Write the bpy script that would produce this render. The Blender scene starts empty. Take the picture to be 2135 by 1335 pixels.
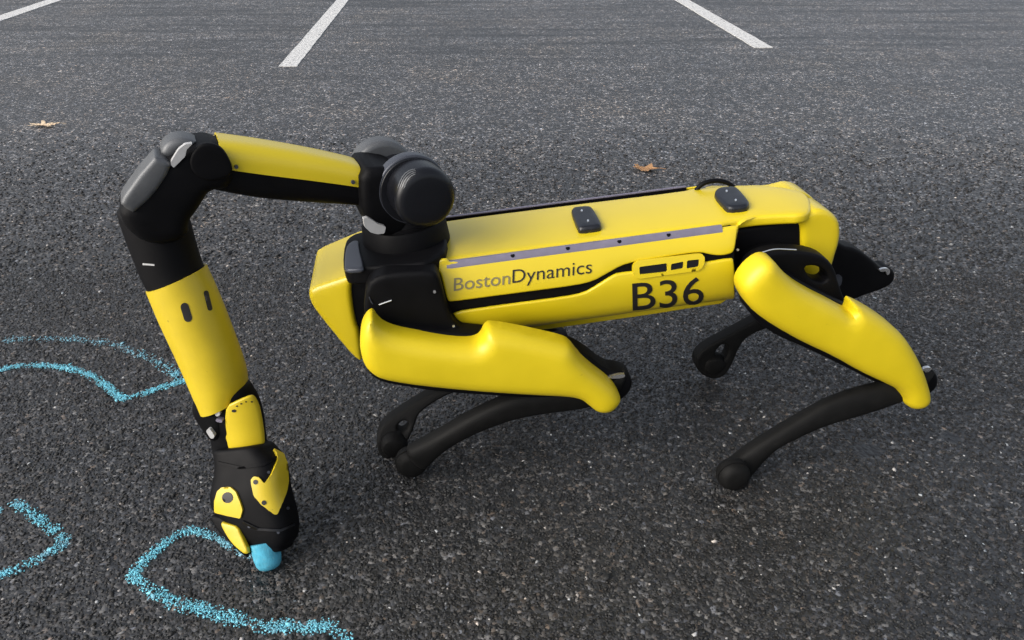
import bpy, bmesh, math, random
import numpy as np
from mathutils import Vector, Matrix
from mathutils.geometry import delaunay_2d_cdt
from mathutils.bvhtree import BVHTree

S = bpy.context.scene
COL = S.collection
rng = np.random.default_rng(7)
random.seed(7)

# ------------------------------------------------------------------ camera, sky, sun, exposure
CAM_H, FPX, PITCH = 0.97, 1600.0, math.radians(30.6)
cam = bpy.data.cameras.new('camera')
cam.sensor_width = 36.0
cam.lens = 36.0 * FPX / 2135.0
cam.clip_start, cam.clip_end = 0.05, 500.0
camo = bpy.data.objects.new('camera', cam); COL.objects.link(camo)
camo.location = (0, 0, CAM_H)
camo.rotation_euler = (math.pi / 2 - PITCH, 0, 0)
S.camera = camo

SUN_EL, SUN_AZ = math.radians(33), math.radians(-122)     # azimuth from +Y, towards -X
w = bpy.data.worlds.new('World'); S.world = w; w.use_nodes = True
nt = w.node_tree; nt.nodes.clear()
sky = nt.nodes.new('ShaderNodeTexSky'); sky.sky_type = 'NISHITA'; sky.sun_disc = False
sky.sun_elevation = SUN_EL; sky.sun_rotation = SUN_AZ
sky.air_density = 1.0; sky.dust_density = 4.0; sky.ozone_density = 1.0
hs = nt.nodes.new('ShaderNodeHueSaturation'); hs.inputs['Saturation'].default_value = 0.45
bg = nt.nodes.new('ShaderNodeBackground'); bg.inputs['Strength'].default_value = 0.125
wo = nt.nodes.new('ShaderNodeOutputWorld')
nt.links.new(sky.outputs[0], hs.inputs['Color']); nt.links.new(hs.outputs[0], bg.inputs['Color'])
nt.links.new(bg.outputs[0], wo.inputs['Surface'])

sl = bpy.data.lights.new('sun', 'SUN'); sl.energy = 1.15; sl.angle = math.radians(55); sl.color = (1.0, 0.95, 0.88)
so = bpy.data.objects.new('sun', sl); COL.objects.link(so)
sd = Vector((math.sin(SUN_AZ) * math.cos(SUN_EL), math.cos(SUN_AZ) * math.cos(SUN_EL), math.sin(SUN_EL)))
so.rotation_euler = sd.to_track_quat('Z', 'Y').to_euler(); so.location = sd * 8

S.view_settings.view_transform = 'Standard'; S.view_settings.look = 'None'
S.view_settings.exposure = 0.78; S.view_settings.gamma = 1.0
try: S.view_settings.use_curve_mapping = False
except Exception: pass
S.render.engine = 'CYCLES'

# ------------------------------------------------------------------ geometry of the place
CAMP = np.array([0, 0, CAM_H])
FW = np.array([0, math.cos(PITCH), -math.sin(PITCH)]); UP = np.array([0, math.sin(PITCH), math.cos(PITCH)])
RT = np.array([1.0, 0, 0])

def ray(u, v):
    return FW + RT * ((u - 1067.5) / FPX) - UP * ((v - 667.5) / FPX)

def ground(u, v, z=0.0):
    d = ray(u, v); return CAMP + d * ((z - CAM_H) / d[2])

class Frame:
    """local axes: x along, y across (away from the viewer side), z up"""
    def __init__(s, o, ex, ey, ez):
        s.o = np.array(o, float); s.ex, s.ey, s.ez = [np.array(a, float) / np.linalg.norm(a) for a in (ex, ey, ez)]
        s.m = np.array([s.ex, s.ey, s.ez])
    def loc(s, p): return s.m @ (np.asarray(p) - s.o)
    def world(s, q): return s.o + np.asarray(q) @ s.m
    def on_y(s, u, v, f):
        """point of the surface y=f(x,z) (or constant) met from the viewpoint"""
        d = ray(u, v); dl = s.m @ d; cl = s.loc(CAMP)
        y = f(0, 0) if callable(f) else f
        for _ in range(12):
            t = (y - cl[1]) / dl[1]; q = cl + dl * t
            if not callable(f): break
            y = float(f(q[0], q[2]))
        return q
    def on_z(s, u, v, z):
        d = ray(u, v); dl = s.m @ d; cl = s.loc(CAMP)
        return cl + dl * ((z - cl[2]) / dl[2])

psi, pit = math.radians(7.53), math.radians(4.7)
bx_ = np.array([math.cos(psi) * math.cos(pit), math.sin(psi) * math.cos(pit), math.sin(pit)])
by_ = np.array([-math.sin(psi), math.cos(psi), 0])
BODY = Frame((.33, 1.251, .456), bx_, by_, np.cross(bx_, by_))
# same body seen with top as the "plate" plane: x along, y = up, z = across
TOPF = Frame(BODY.o, BODY.ex, -BODY.ez, BODY.ey)

# ------------------------------------------------------------------ materials
def mat(name, color, rough=.5, metal=0., spec=.5, coat=0., var=0., vscale=30, bump=0., bscale=200, dirt=None):
    m = bpy.data.materials.new(name); m.use_nodes = True
    t = m.node_tree; b = t.nodes['Principled BSDF']
    b.inputs['Roughness'].default_value = rough; b.inputs['Metallic'].default_value = metal
    b.inputs['Specular IOR Level'].default_value = spec
    b.inputs['Coat Weight'].default_value = coat; b.inputs['Coat Roughness'].default_value = .32
    tc = t.nodes.new('ShaderNodeTexCoord')
    base = t.nodes.new('ShaderNodeRGB'); base.outputs[0].default_value = (*color, 1)
    out = base.outputs[0]
    if var:
        n = t.nodes.new('ShaderNodeTexNoise'); n.inputs['Scale'].default_value = vscale; n.inputs['Detail'].default_value = 5
        t.links.new(tc.outputs['Object'], n.inputs['Vector'])
        mr = t.nodes.new('ShaderNodeMapRange'); mr.inputs['From Min'].default_value = .3; mr.inputs['From Max'].default_value = .7
        mr.inputs['To Min'].default_value = 1 - var; mr.inputs['To Max'].default_value = 1 + var
        t.links.new(n.outputs[0], mr.inputs['Value'])
        mx = t.nodes.new('ShaderNodeVectorMath'); mx.operation = 'SCALE'
        t.links.new(out, mx.inputs[0]); t.links.new(mr.outputs[0], mx.inputs['Scale']); out = mx.outputs[0]
        r2 = t.nodes.new('ShaderNodeMapRange'); r2.inputs['To Min'].default_value = max(0, rough - .1); r2.inputs['To Max'].default_value = min(1, rough + .12)
        t.links.new(n.outputs[0], r2.inputs['Value']); t.links.new(r2.outputs[0], b.inputs['Roughness'])
    if dirt:
        dcol, lo, hi, sc = dirt
        n = t.nodes.new('ShaderNodeTexNoise'); n.inputs['Scale'].default_value = sc; n.inputs['Detail'].default_value = 8; n.inputs['Roughness'].default_value = .7
        t.links.new(tc.outputs['Object'], n.inputs['Vector'])
        mr = t.nodes.new('ShaderNodeMapRange'); mr.inputs['From Min'].default_value = lo; mr.inputs['From Max'].default_value = hi
        mr.inputs['To Max'].default_value = .75
        t.links.new(n.outputs[0], mr.inputs['Value'])
        mix = t.nodes.new('ShaderNodeMix'); mix.data_type = 'RGBA'
        t.links.new(mr.outputs[0], mix.inputs[0]); t.links.new(out, mix.inputs[6]); mix.inputs[7].default_value = (*dcol, 1)
        out = mix.outputs[2]
    t.links.new(out, b.inputs['Base Color'])
    if bump:
        n = t.nodes.new('ShaderNodeTexNoise'); n.inputs['Scale'].default_value = bscale; n.inputs['Detail'].default_value = 3
        t.links.new(tc.outputs['Object'], n.inputs['Vector'])
        bp = t.nodes.new('ShaderNodeBump'); bp.inputs['Strength'].default_value = bump; bp.inputs['Distance'].default_value = .001
        t.links.new(n.outputs[0], bp.inputs['Height']); t.links.new(bp.outputs[0], b.inputs['Normal'])
    return m

YEL = (.66, .505, .007)
M = dict(
    yellow=mat('yellow_plastic', YEL, .36, coat=.6, var=.03, vscale=9, bump=.05, bscale=500, dirt=((.25, .17, .02), .70, .80, 60)),
    yellow_satin=mat('satin_yellow_plastic', YEL, .46, coat=.12, var=.05, vscale=14, bump=.08, bscale=420, dirt=((.22, .15, .03), .66, .78, 45)),
    yellow_worn=mat('worn_yellow_plastic', (.58, .43, .012), .42, coat=.2, var=.06, vscale=25, bump=.08, bscale=400, dirt=((.05, .035, .012), .66, .72, 70)),
    black=mat('black_plastic', (.0028, .0028, .0036), .55, spec=.12, var=.15, vscale=30, bump=.06, bscale=700),
    black_gloss=mat('satin_black_casing', (.005, .0055, .008), .32, spec=.38, var=.12, vscale=14, bump=.04, bscale=500),
    rubber=mat('black_rubber', (.0055, .0055, .0055), .62, spec=.15, var=.25, vscale=40, bump=.2, bscale=500, dirt=((.03, .03, .03), .62, .8, 40)),
    grey=mat('grey_cast_metal', (.10, .104, .11), .45, metal=.3, var=.12, vscale=30, bump=.1, bscale=400, dirt=((.12, .12, .12), .62, .72, 35)),
    darkgrey=mat('dark_grey_metal', (.055, .06, .075), .38, metal=.3, var=.12, vscale=30, bump=.08, bscale=400),
    rail=mat('anodised_rail', (.22, .20, .26), .4, metal=.4, var=.08, vscale=60),
    silver=mat('bright_metal', (.8, .8, .8), .25, metal=.9, var=.04),
    white=mat('white_plastic', (.42, .42, .42), .45, var=.06, vscale=60, dirt=((.2, .2, .2), .62, .72, 80)),
    ink=mat('black_ink', (.012, .010, .010), .5),
    greyink=mat('grey_ink', (.20, .17, .08), .5),
    chalk=mat('blue_chalk', (.075, .33, .46), .95, spec=.05, var=.18, vscale=90, bump=.8, bscale=350, dirt=((.16, .36, .42), .55, .7, 120)),
    pad=mat('soft_black_pad', (.007, .008, .012), .36, spec=.5, var=.1, vscale=50, bump=.15, bscale=900),
)

# ------------------------------------------------------------------ mesh helpers
WORIG = {}; BVH = {}

def link(name, verts, faces, material, parent=None, sharp=35, smooth=True, keep_bvh=False, colors=None):
    verts = np.asarray(verts, float)
    o0 = verts.mean(0) if len(verts) else np.zeros(3)
    me = bpy.data.meshes.new(name)
    me.from_pydata([tuple(v) for v in (verts - o0)], [], [tuple(int(i) for i in f) for f in faces])
    bm = bmesh.new(); bm.from_mesh(me)
    bmesh.ops.recalc_face_normals(bm, faces=bm.faces)
    bm.to_mesh(me); bm.free()
    if smooth:
        me.shade_smooth()
        try: me.set_sharp_from_angle(angle=math.radians(sharp))
        except Exception: pass
    me.materials.append(material)
    ob = bpy.data.objects.new(name, me); COL.objects.link(ob)
    WORIG[ob.name] = o0
    if parent is not None:
        ob.parent = parent; ob.location = o0 - WORIG[parent.name]
    else: ob.location = o0
    if keep_bvh:
        BVH[ob.name] = BVHTree.FromPolygons([Vector(v) for v in verts], [tuple(f) for f in faces])
    return ob

def thing(name, loc, label, cat, group=None):
    o = bpy.data.objects.new(name, None); COL.objects.link(o); o.location = loc; o.empty_display_size = .1
    WORIG[o.name] = np.array(loc, float)
    o['label'] = label; o['category'] = cat
    if group: o['group'] = group
    return o

def tag(o, label, cat, group=None):
    o['label'] = label; o['category'] = cat
    if group: o['group'] = group
    return o

def chaikin(p, n=1, closed=True, k=.25):
    p = np.asarray(p, float)
    for _ in range(n):
        if closed:
            q = np.roll(p, -1, 0); a = p * (1 - k) + q * k; b = p * k + q * (1 - k)
            p = np.stack([a, b], 1).reshape(-1, p.shape[1])
        else:
            a = p[:-1] * (1 - k) + p[1:] * k; b = p[:-1] * k + p[1:] * (1 - k)
            p = np.vstack([p[:1], np.stack([a, b], 1).reshape(-1, p.shape[1]), p[-1:]])
    return p

def resample(p, step):
    out = []
    n = len(p)
    for i in range(n):
        a, b = p[i], p[(i + 1) % n]; L = np.linalg.norm(b - a); k = max(1, int(math.ceil(L / step)))
        for j in range(k): out.append(a + (b - a) * j / k)
    return np.array(out)

def seg_dist(P, polys):
    D = np.full(len(P), 1e9)
    for poly in polys:
        A = poly; B = np.roll(poly, -1, 0)
        for a, b in zip(A, B):
            ab = b - a; t = np.clip(((P - a) @ ab) / max(1e-12, ab @ ab), 0, 1)
            D = np.minimum(D, np.linalg.norm(P - (a + t[:, None] * ab), axis=1))
    return D

def inside(P, poly):
    x, y = P[:, 0], P[:, 1]; r = np.zeros(len(P), bool)
    A = poly; B = np.roll(poly, -1, 0)
    for a, b in zip(A, B):
        c = ((a[1] > y) != (b[1] > y))
        with np.errstate(divide='ignore', invalid='ignore'):
            xi = (b[0] - a[0]) * (y - a[1]) / (b[1] - a[1]) + a[0]
        r ^= c & (x < xi)
    return r

def fill(outer, holes=(), rings=(), grid=.02):
    """triangulate a 2-D outline with holes, adding offset rings and an inner grid; returns pts, tris, boundary loops"""
    polys = [outer] + list(holes)
    pts = []; edges = []; loops = []
    for poly in polys:
        s = len(pts); n = len(poly)
        pts += list(poly); edges += [(s + i, s + (i + 1) % n) for i in range(n)]; loops.append(list(range(s, s + n)))
    def ok(Q):
        m = inside(Q, outer)
        for h in holes: m &= ~inside(Q, h)
        return m
    extra = []
    for r in rings:
        for poly in polys:
            t = np.roll(poly, -1, 0) - np.roll(poly, 1, 0); t /= np.maximum(1e-9, np.linalg.norm(t, axis=1))[:, None]
            nrm = np.stack([-t[:, 1], t[:, 0]], 1)
            for sgn in (1, -1):
                Q = poly + sgn * nrm * r
                d = seg_dist(Q, polys); Q = Q[ok(Q) & (d > r * .93)]
                extra.append(Q)
    lo, hi = outer.min(0), outer.max(0)
    gx, gy = np.meshgrid(np.arange(lo[0], hi[0], grid), np.arange(lo[1], hi[1], grid))
    G = np.stack([gx.ravel(), gy.ravel()], 1)
    if len(G):
        d = seg_dist(G, polys); rmax = max(rings) if len(rings) else grid * .4
        G = G[ok(G) & (d > rmax + grid * .3)]; extra.append(G)
    E = np.vstack(extra) if extra else np.zeros((0, 2))
    allp = pts + list(E)
    r = delaunay_2d_cdt([Vector((float(p[0]), float(p[1]))) for p in allp], edges, [], 0, 1e-7)
    V = np.array([[v.x, v.y] for v in r[0]]); T = np.array([f for f in r[2] if len(f) == 3])
    c = V[T].mean(1); m = ok(c); T = T[m]
    # loops in the new indexing
    mp = {}
    for new, olds in enumerate(r[3]):
        for o in olds: mp[o] = new
    L = [[mp[i] for i in lp] for lp in loops]
    return V, T, L

def slab(name, frame, outer, near, far, R, material, parent, holes=(), smooth_n=1, grid=.02, step=.006, tr=None, px=True,
         farR=None, mirror=False, label=None, keep_bvh=False, sharp=40, crisp=False, relax=8):
    """solid plate: outline in the frame's x-z plane, front surface y=near(x,z), back y=far(x,z), rounded edge radius R"""
    fn = near if callable(near) else (lambda x, z: np.full(np.shape(x), near) if np.ndim(x) else near)
    ff = far if callable(far) else (lambda x, z: np.full(np.shape(x), far) if np.ndim(x) else far)
    tr = tr if tr is not None else near
    def conv(poly):
        if crisp: poly = resample(np.array(poly, float), 9 if px else .02)
        if px: q = np.array([frame.on_y(u, v, tr) for u, v in poly])[:, [0, 2]]
        else: q = np.array(poly, float)
        if smooth_n: q = chaikin(q, smooth_n)
        return resample(q, step)
    outer = conv(outer); holes = [conv(h) for h in holes]
    farR = R if farR is None else farR
    rings = [R * k for k in (.05, .16, .34, .62, 1.0)] if R > .002 else []
    V, T, L = fill(outer, holes, rings, grid)
    d = seg_dist(V, [outer] + holes)
    def inset(R_):
        if R_ <= 0: return np.zeros(len(d))
        k = 1 - np.clip(d / R_, 0, 1); return R_ * (1 - np.sqrt(np.maximum(0, 1 - k * k)))
    def soft(a):
        # average the rounding over a small disc, so the ridge lines of the distance field do not show
        if not relax or R < .004: return a
        rho = np.minimum(.55 * d, .75 * R); acc = a * 1.5; wt = 1.5
        for k_ in range(10):
            an = 2 * math.pi * k_ / 10
            for fr in (.55, 1.0):
                Q = V + (rho * fr)[:, None] * np.array([math.cos(an + fr), math.sin(an + fr)])
                kq = 1 - np.clip(seg_dist(Q, [outer] + holes) / R, 0, 1)
                acc = acc + R * (1 - np.sqrt(np.maximum(0, 1 - kq * kq))); wt += 1
        return np.where(d > 1e-6, acc / wt, a)
    yn = fn(V[:, 0], V[:, 1]) + soft(inset(R))
    yf = ff(V[:, 0], V[:, 1]) - inset(farR)
    bad = yf < yn + .0004; mid = (yf + yn) / 2
    yn = np.where(bad, mid - .0002, yn); yf = np.where(bad, mid + .0002, yf)
    n = len(V)
    P = np.vstack([np.stack([V[:, 0], yn, V[:, 1]], 1), np.stack([V[:, 0], yf, V[:, 1]], 1)])
    F = [tuple(t) for t in T] + [(t[0] + n, t[2] + n, t[1] + n) for t in T]
    for lp in L:
        for i in range(len(lp)):
            a, b = lp[i], lp[(i + 1) % len(lp)]
            if a != b: F.append((a, b, b + n, a + n))
    ob = link(name, frame.world(P), F, material, parent, keep_bvh=keep_bvh, sharp=sharp)
    if label: ob['label'] = label
    res = [ob]
    if mirror:
        Pm = P * np.array([1, -1, 1])
        o2 = link(name, frame.world(Pm), [tuple(reversed(f)) for f in F], material, parent, sharp=sharp)
        res.append(o2)
    return res if mirror else ob

def loft(name, rings, material, parent, cap=.5, keep_bvh=False, sharp=40, closed=True):
    """rings: list of (k,3) arrays; rounded caps"""
    rings = [np.asarray(r) for r in rings]
    if cap:
        def caps(r0, r1, first):
            c = r0.mean(0); ax = c - r1.mean(0); ax /= np.linalg.norm(ax)
            rad = np.linalg.norm(r0 - c, axis=1).min() * cap
            out = []
            for a in (25, 50, 70, 83):
                s = 1 - (rad / np.linalg.norm(r0 - c, axis=1).mean()) * (1 - math.cos(math.radians(a)))
                out.append(c + (r0 - c) * s + ax * rad * math.sin(math.radians(a)))
            return out
        rings = caps(rings[0], rings[1], True)[::-1] + rings + caps(rings[-1], rings[-2], False)
    k = len(rings[0]); V = np.vstack(rings); F = []
    for i in range(len(rings) - 1):
        for j in range(k):
            a = i * k + j; b = i * k + (j + 1) % k
            F.append((a, b, b + k, a + k))
    F.append(tuple(range(k))[::-1]); F.append(tuple(range((len(rings) - 1) * k, len(rings) * k)))
    return link(name, V, F, material, parent, keep_bvh=keep_bvh, sharp=sharp)

def smooth_rows(A, n=1):
    return chaikin(A, n, closed=False)

def tube_px(name, frame, pairs, depth, material, parent, yoff=0., expo=2.2, cap=.5, n=24, sub=2, arc=None, lift=0., thick=.003, keep_bvh=False, surf=None, slim=1.):
    """tube whose left/right edges are given as pairs; arc=(a0,a1) makes a curved cover lying over that part of it"""
    A = np.array([list(frame.on_y(*p[0], surf if surf is not None else yoff)) + list(frame.on_y(*p[1], surf if surf is not None else yoff)) +
                  [p[2] if len(p) > 2 else depth] for p in pairs])
    A = smooth_rows(A, sub)
    rings = []
    for r in A:
        a, b, dep = r[:3], r[3:6], r[6]
        c = (a + b) / 2; hw = (b - a) / 2 * slim; w_ = np.linalg.norm(hw); wd = hw / w_
        # section depth direction: frame y, made square to the width
        nd = np.array([0, -1.0, 0]); nd = nd - wd * (nd @ wd); nd /= np.linalg.norm(nd)
        def pt(ph, e):
            cs, sn = math.cos(ph), math.sin(ph)
            f = 2 / expo
            return c + wd * (w_ + e) * math.copysign(abs(cs) ** f, cs) + nd * (dep + e) * math.copysign(abs(sn) ** f, sn)
        if arc is None:
            ring = [pt(2 * math.pi * i / n, lift) for i in range(n)]
        else:
            a0, a1 = [math.radians(x) for x in arc]
            m = n
            ring = [pt(a0 + (a1 - a0) * i / m, lift + thick) for i in range(m + 1)] + [pt(a1 + (a0 - a1) * i / m, lift) for i in range(m + 1)]
        rings.append(frame.world(np.array(ring)))
    return loft(name, rings, material, parent, cap=0 if arc is not None else cap, keep_bvh=keep_bvh)

def revolve(name, c, axis, prof, material, parent, n=40, keep_bvh=False, squash=1.):
    """prof: list of (distance along axis, radius)"""
    c = np.array(c, float); ax = np.array(axis, float); ax /= np.linalg.norm(ax)
    h = np.array([0, 0, 1.0]) if abs(ax[2]) < .9 else np.array([1.0, 0, 0])
    e1 = np.cross(ax, h); e1 /= np.linalg.norm(e1); e2 = np.cross(ax, e1)
    rings = []
    for t, r in prof:
        rings.append(np.array([c + ax * t + (e1 * math.cos(a) + e2 * squash * math.sin(a)) * max(r, 1e-4) for a in np.linspace(0, 2 * math.pi, n, endpoint=False)]))
    return loft(name, rings, material, parent, cap=0, keep_bvh=keep_bvh, sharp=32)

def rounded_prof(t0, t1, r, b):
    out = []
    for a in (0, 25, 50, 70, 90): out.append((t0 + b * (1 - math.sin(math.radians(a))), r - b + b * math.sin(math.radians(a)) * 1.0 if False else r - b * (1 - math.sin(math.radians(a)))))
    pr = [(t0, r - b)] + [(t0 + b * (1 - math.cos(math.radians(a))), r - b + b * math.sin(math.radians(a))) for a in (22, 45, 67, 90)]
    pr += [(t1 - b * (1 - math.cos(math.radians(a))), r - b + b * math.sin(math.radians(a))) for a in (90, 67, 45, 22)] + [(t1, r - b)]
    return [(t0, .0001)] + pr + [(t1, .0001)]

def path_tube(name, pts, r, material, parent, n=10, sub=2):
    P = chaikin(np.array(pts, float), sub, closed=False); rings = []
    up = np.array([0, 0, 1.0])
    for i in range(len(P)):
        t = P[min(i + 1, len(P) - 1)] - P[max(i - 1, 0)]; t /= np.linalg.norm(t)
        e1 = np.cross(t, up if abs(t[2]) < .95 else np.array([0, 1.0, 0])); e1 /= np.linalg.norm(e1); e2 = np.cross(t, e1)
        rr = r(i / (len(P) - 1)) if callable(r) else r
        rings.append(np.array([P[i] + (e1 * math.cos(a) + e2 * math.sin(a)) * rr for a in np.linspace(0, 2 * math.pi, n, endpoint=False)]))
    return loft(name, rings, material, parent, cap=.6)

def hit(targets, u, v):
    d = Vector(ray(u, v)).normalized(); best = None
    for t in targets:
        loc, nrm, idx, dist = BVH[t.name].ray_cast(Vector(CAMP), d)
        if loc is not None and (best is None or dist < best[2]):
            if nrm.dot(d) > 0: nrm = -nrm
            best = (np.array(loc), np.array(nrm), dist)
    return best

def drape(name, targets, outer, material, parent, thick=.0012, holes=(), smooth_n=1, grid=8, label=None, keep_bvh=False, sink=.001, crisp=0):
    """thin raised piece that follows the surface of the part it sits on"""
    outer = np.array(outer, float)
    if crisp: outer = resample(outer, crisp); holes = [resample(np.array(h, float), crisp) for h in holes]
    if smooth_n: outer = chaikin(outer, smooth_n); holes = [chaikin(np.array(h, float), smooth_n) for h in holes]
    outer = resample(outer, grid); holes = [resample(np.array(h, float), grid) for h in holes]
    V, T, L = fill(outer, holes, (), grid)
    return drape_mesh(name, targets, V, [tuple(t) for t in T], L, material, parent, thick, label, keep_bvh, sink)

def drape_mesh(name, targets, V, T, L, material, parent, thick, label=None, keep_bvh=False, sink=.001):
    A = []; last = None; miss = []
    for i, (u, v) in enumerate(V):
        h = hit(targets, u, v)
        if h is None: miss.append(i); A.append(None)
        else: last = h; A.append(h)
    good = [i for i, a in enumerate(A) if a is not None]
    if not good: return None
    for i in miss:
        j = min(good, key=lambda k: (V[k][0] - V[i][0]) ** 2 + (V[k][1] - V[i][1]) ** 2); g = A[j]
        d = ray(*V[i]); p, nn = g[0], g[1]
        den = d @ nn
        A[i] = (CAMP + d * (((p - CAMP) @ nn) / den), nn, 0) if abs(den) > .15 else g
    nm = np.array([a[1] for a in A]).mean(0); nm /= np.linalg.norm(nm)
    P1 = np.array([a[0] + a[1] * thick for a in A]); P0 = np.array([a[0] - a[1] * sink for a in A]); n = len(A)
    F = list(T) + [(t[0] + n, t[2] + n, t[1] + n) for t in T]
    for lp in L:
        for i in range(len(lp)):
            a, b = lp[i], lp[(i + 1) % len(lp)]
            if a != b: F.append((a, b, b + n, a + n))
    ob = link(name, np.vstack([P1, P0]), F, material, parent, keep_bvh=keep_bvh)
    if label: ob['label'] = label
    return ob

def circle(cx, cy, r, n=14, ry=None, rot=0):
    ry = ry or r
    return [(cx + r * math.cos(a) * math.cos(rot) - ry * math.sin(a) * math.sin(rot), cy + r * math.cos(a) * math.sin(rot) + ry * math.sin(a) * math.cos(rot)) for a in np.linspace(0, 2 * math.pi, n, endpoint=False)]

def capsule(cx, cy, L, w_, ang, n=8):
    c, s = math.cos(ang), math.sin(ang); out = []
    for sg, a0 in ((1, -math.pi / 2), (-1, math.pi / 2)):
        for i in range(n + 1):
            a = a0 + math.pi * i / n
            x = sg * (L / 2 - w_ / 2) + math.cos(a) * w_ / 2; y = math.sin(a) * w_ / 2
            out.append((cx + x * c - y * s, cy + x * s + y * c))
    return out

# ================================================================== THE GROUND
def ground_material():
    m = bpy.data.materials.new('asphalt'); m.use_nodes = True; t = m.node_tree; N = t.nodes; Lk = t.links
    b = N['Principled BSDF']; tc = N.new('ShaderNodeTexCoord')
    def vor(scale, feat='F1'):
        v = N.new('ShaderNodeTexVoronoi'); v.inputs['Scale'].default_value = scale; v.feature = feat
        Lk.new(tc.outputs['Object'], v.inputs['Vector']); return v
    def ramp(sock, stops):
        r = N.new('ShaderNodeValToRGB'); e = r.color_ramp.elements
        while len(e) < len(stops): e.new(.5)
        for i, (p, c) in enumerate(stops): e[i].position = p; e[i].color = (*c, 1)
        Lk.new(sock, r.inputs[0]); return r
    v1 = vor(150); v2 = vor(85)
    sep = N.new('ShaderNodeSeparateColor'); Lk.new(v1.outputs['Color'], sep.inputs[0])
    r1 = ramp(sep.outputs[0], [(0, (.006, .006, .0065)), (.40, (.014, .014, .015)), (.62, (.036, .036, .037)), (.82, (.080, .078, .078)), (.94, (.16, .155, .15)), (1, (.30, .29, .28))])
    vs = []
    for sc_, lo_, hi_ in ((60, .50, 1.75), (27, .66, 1.5)):
        vv = vor(sc_); sp_ = N.new('ShaderNodeSeparateColor'); Lk.new(vv.outputs['Color'], sp_.inputs[0])
        mm = N.new('ShaderNodeMapRange'); mm.inputs['To Min'].default_value = lo_; mm.inputs['To Max'].default_value = hi_; Lk.new(sp_.outputs[2], mm.inputs['Value']); vs.append(mm)
    mv = N.new('ShaderNodeMath'); mv.operation = 'MULTIPLY'; Lk.new(vs[0].outputs[0], mv.inputs[0]); Lk.new(vs[1].outputs[0], mv.inputs[1])
    sy = N.new('ShaderNodeSeparateXYZ'); Lk.new(tc.outputs['Object'], sy.inputs[0])
    fy = N.new('ShaderNodeMapRange'); fy.inputs['From Min'].default_value = 1.7; fy.inputs['From Max'].default_value = 3.2; Lk.new(sy.outputs[1], fy.inputs['Value'])
    mf = N.new('ShaderNodeMix'); mf.data_type = 'FLOAT'; Lk.new(fy.outputs[0], mf.inputs[0]); mf.inputs[2].default_value = .55; Lk.new(mv.outputs[0], mf.inputs[3]); mv = mf
    sc1 = N.new('ShaderNodeVectorMath'); sc1.operation = 'SCALE'; Lk.new(r1.outputs[0], sc1.inputs[0]); Lk.new(mv.outputs[0], sc1.inputs['Scale'])
    # tint of each stone
    hsv = N.new('ShaderNodeHueSaturation'); tint = ramp(sep.outputs[1], [(0, (1.25, .98, .78)), (.25, (1.0, 1.0, 1.0)), (.7, (1.0, 1.0, 1.02)), (1, (.86, .95, 1.15))])
    mul = N.new('ShaderNodeMix'); mul.data_type = 'RGBA'; mul.blend_type = 'MULTIPLY'; mul.inputs[0].default_value = 1
    Lk.new(sc1.outputs[0], mul.inputs[6]); Lk.new(tint.outputs[0], mul.inputs[7])
    # broad unevenness, dirt and dark bands across the bays
    n1 = N.new('ShaderNodeTexNoise'); n1.inputs['Scale'].default_value = 1.6; n1.inputs['Detail'].default_value = 7; n1.inputs['Roughness'].default_value = .62
    Lk.new(tc.outputs['Object'], n1.inputs['Vector'])
    mp = N.new('ShaderNodeMapping'); mp.inputs['Scale'].default_value = (.35, 3.2, 1); mp.inputs['Rotation'].default_value = (0, 0, math.radians(-3))
    Lk.new(tc.outputs['Object'], mp.inputs['Vector'])
    n2 = N.new('ShaderNodeTexNoise'); n2.inputs['Scale'].default_value = 2.0; n2.inputs['Detail'].default_value = 6; n2.inputs['Roughness'].default_value = .6
    Lk.new(mp.outputs[0], n2.inputs['Vector'])
    sx = N.new('ShaderNodeSeparateXYZ'); Lk.new(tc.outputs['Object'], sx.inputs[0])
    far = N.new('ShaderNodeMapRange'); far.inputs['From Min'].default_value = 3.6; far.inputs['From Max'].default_value = 5.0; Lk.new(sx.outputs[1], far.inputs['Value'])
    band = ramp(n2.outputs[0], [(.38, (.35, .35, .35)), (.47, (.85, .85, .85)), (.6, (1.3, 1.3, 1.3))])
    bm_ = N.new('ShaderNodeMix'); bm_.data_type = 'RGBA'; Lk.new(far.outputs[0], bm_.inputs[0]); bm_.inputs[6].default_value = (1, 1, 1, 1); Lk.new(band.outputs[0], bm_.inputs[7])
    m2 = N.new('ShaderNodeMix'); m2.data_type = 'RGBA'; m2.blend_type = 'MULTIPLY'; m2.inputs[0].default_value = 1
    Lk.new(mul.outputs[2], m2.inputs[6]); Lk.new(bm_.outputs[2], m2.inputs[7])
    uneven = ramp(n1.outputs[0], [(.3, (.78, .80, .82)), (.5, (1, 1, 1)), (.72, (1.28, 1.17, 1.02))])
    m3 = N.new('ShaderNodeMix'); m3.data_type = 'RGBA'; m3.blend_type = 'MULTIPLY'; m3.inputs[0].default_value = 1
    Lk.new(m2.outputs[2], m3.inputs[6]); Lk.new(uneven.outputs[0], m3.inputs[7])
    col = m3.outputs[2]
    mp2 = N.new('ShaderNodeMapping'); mp2.inputs['Scale'].default_value = (.55, 7.0, 1); mp2.inputs['Rotation'].default_value = (0, 0, math.radians(2)); mp2.inputs['Location'].default_value = (3.1, 1.7, 0)
    Lk.new(tc.outputs['Object'], mp2.inputs['Vector'])
    n3 = N.new('ShaderNodeTexNoise'); n3.inputs['Scale'].default_value = 2.2; n3.inputs['Detail'].default_value = 4; Lk.new(mp2.outputs[0], n3.inputs['Vector'])
    r3 = ramp(n3.outputs[0], [(.30, (.30, .30, .30)), (.36, (1, 1, 1)), (1, (1, 1, 1))])
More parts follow.
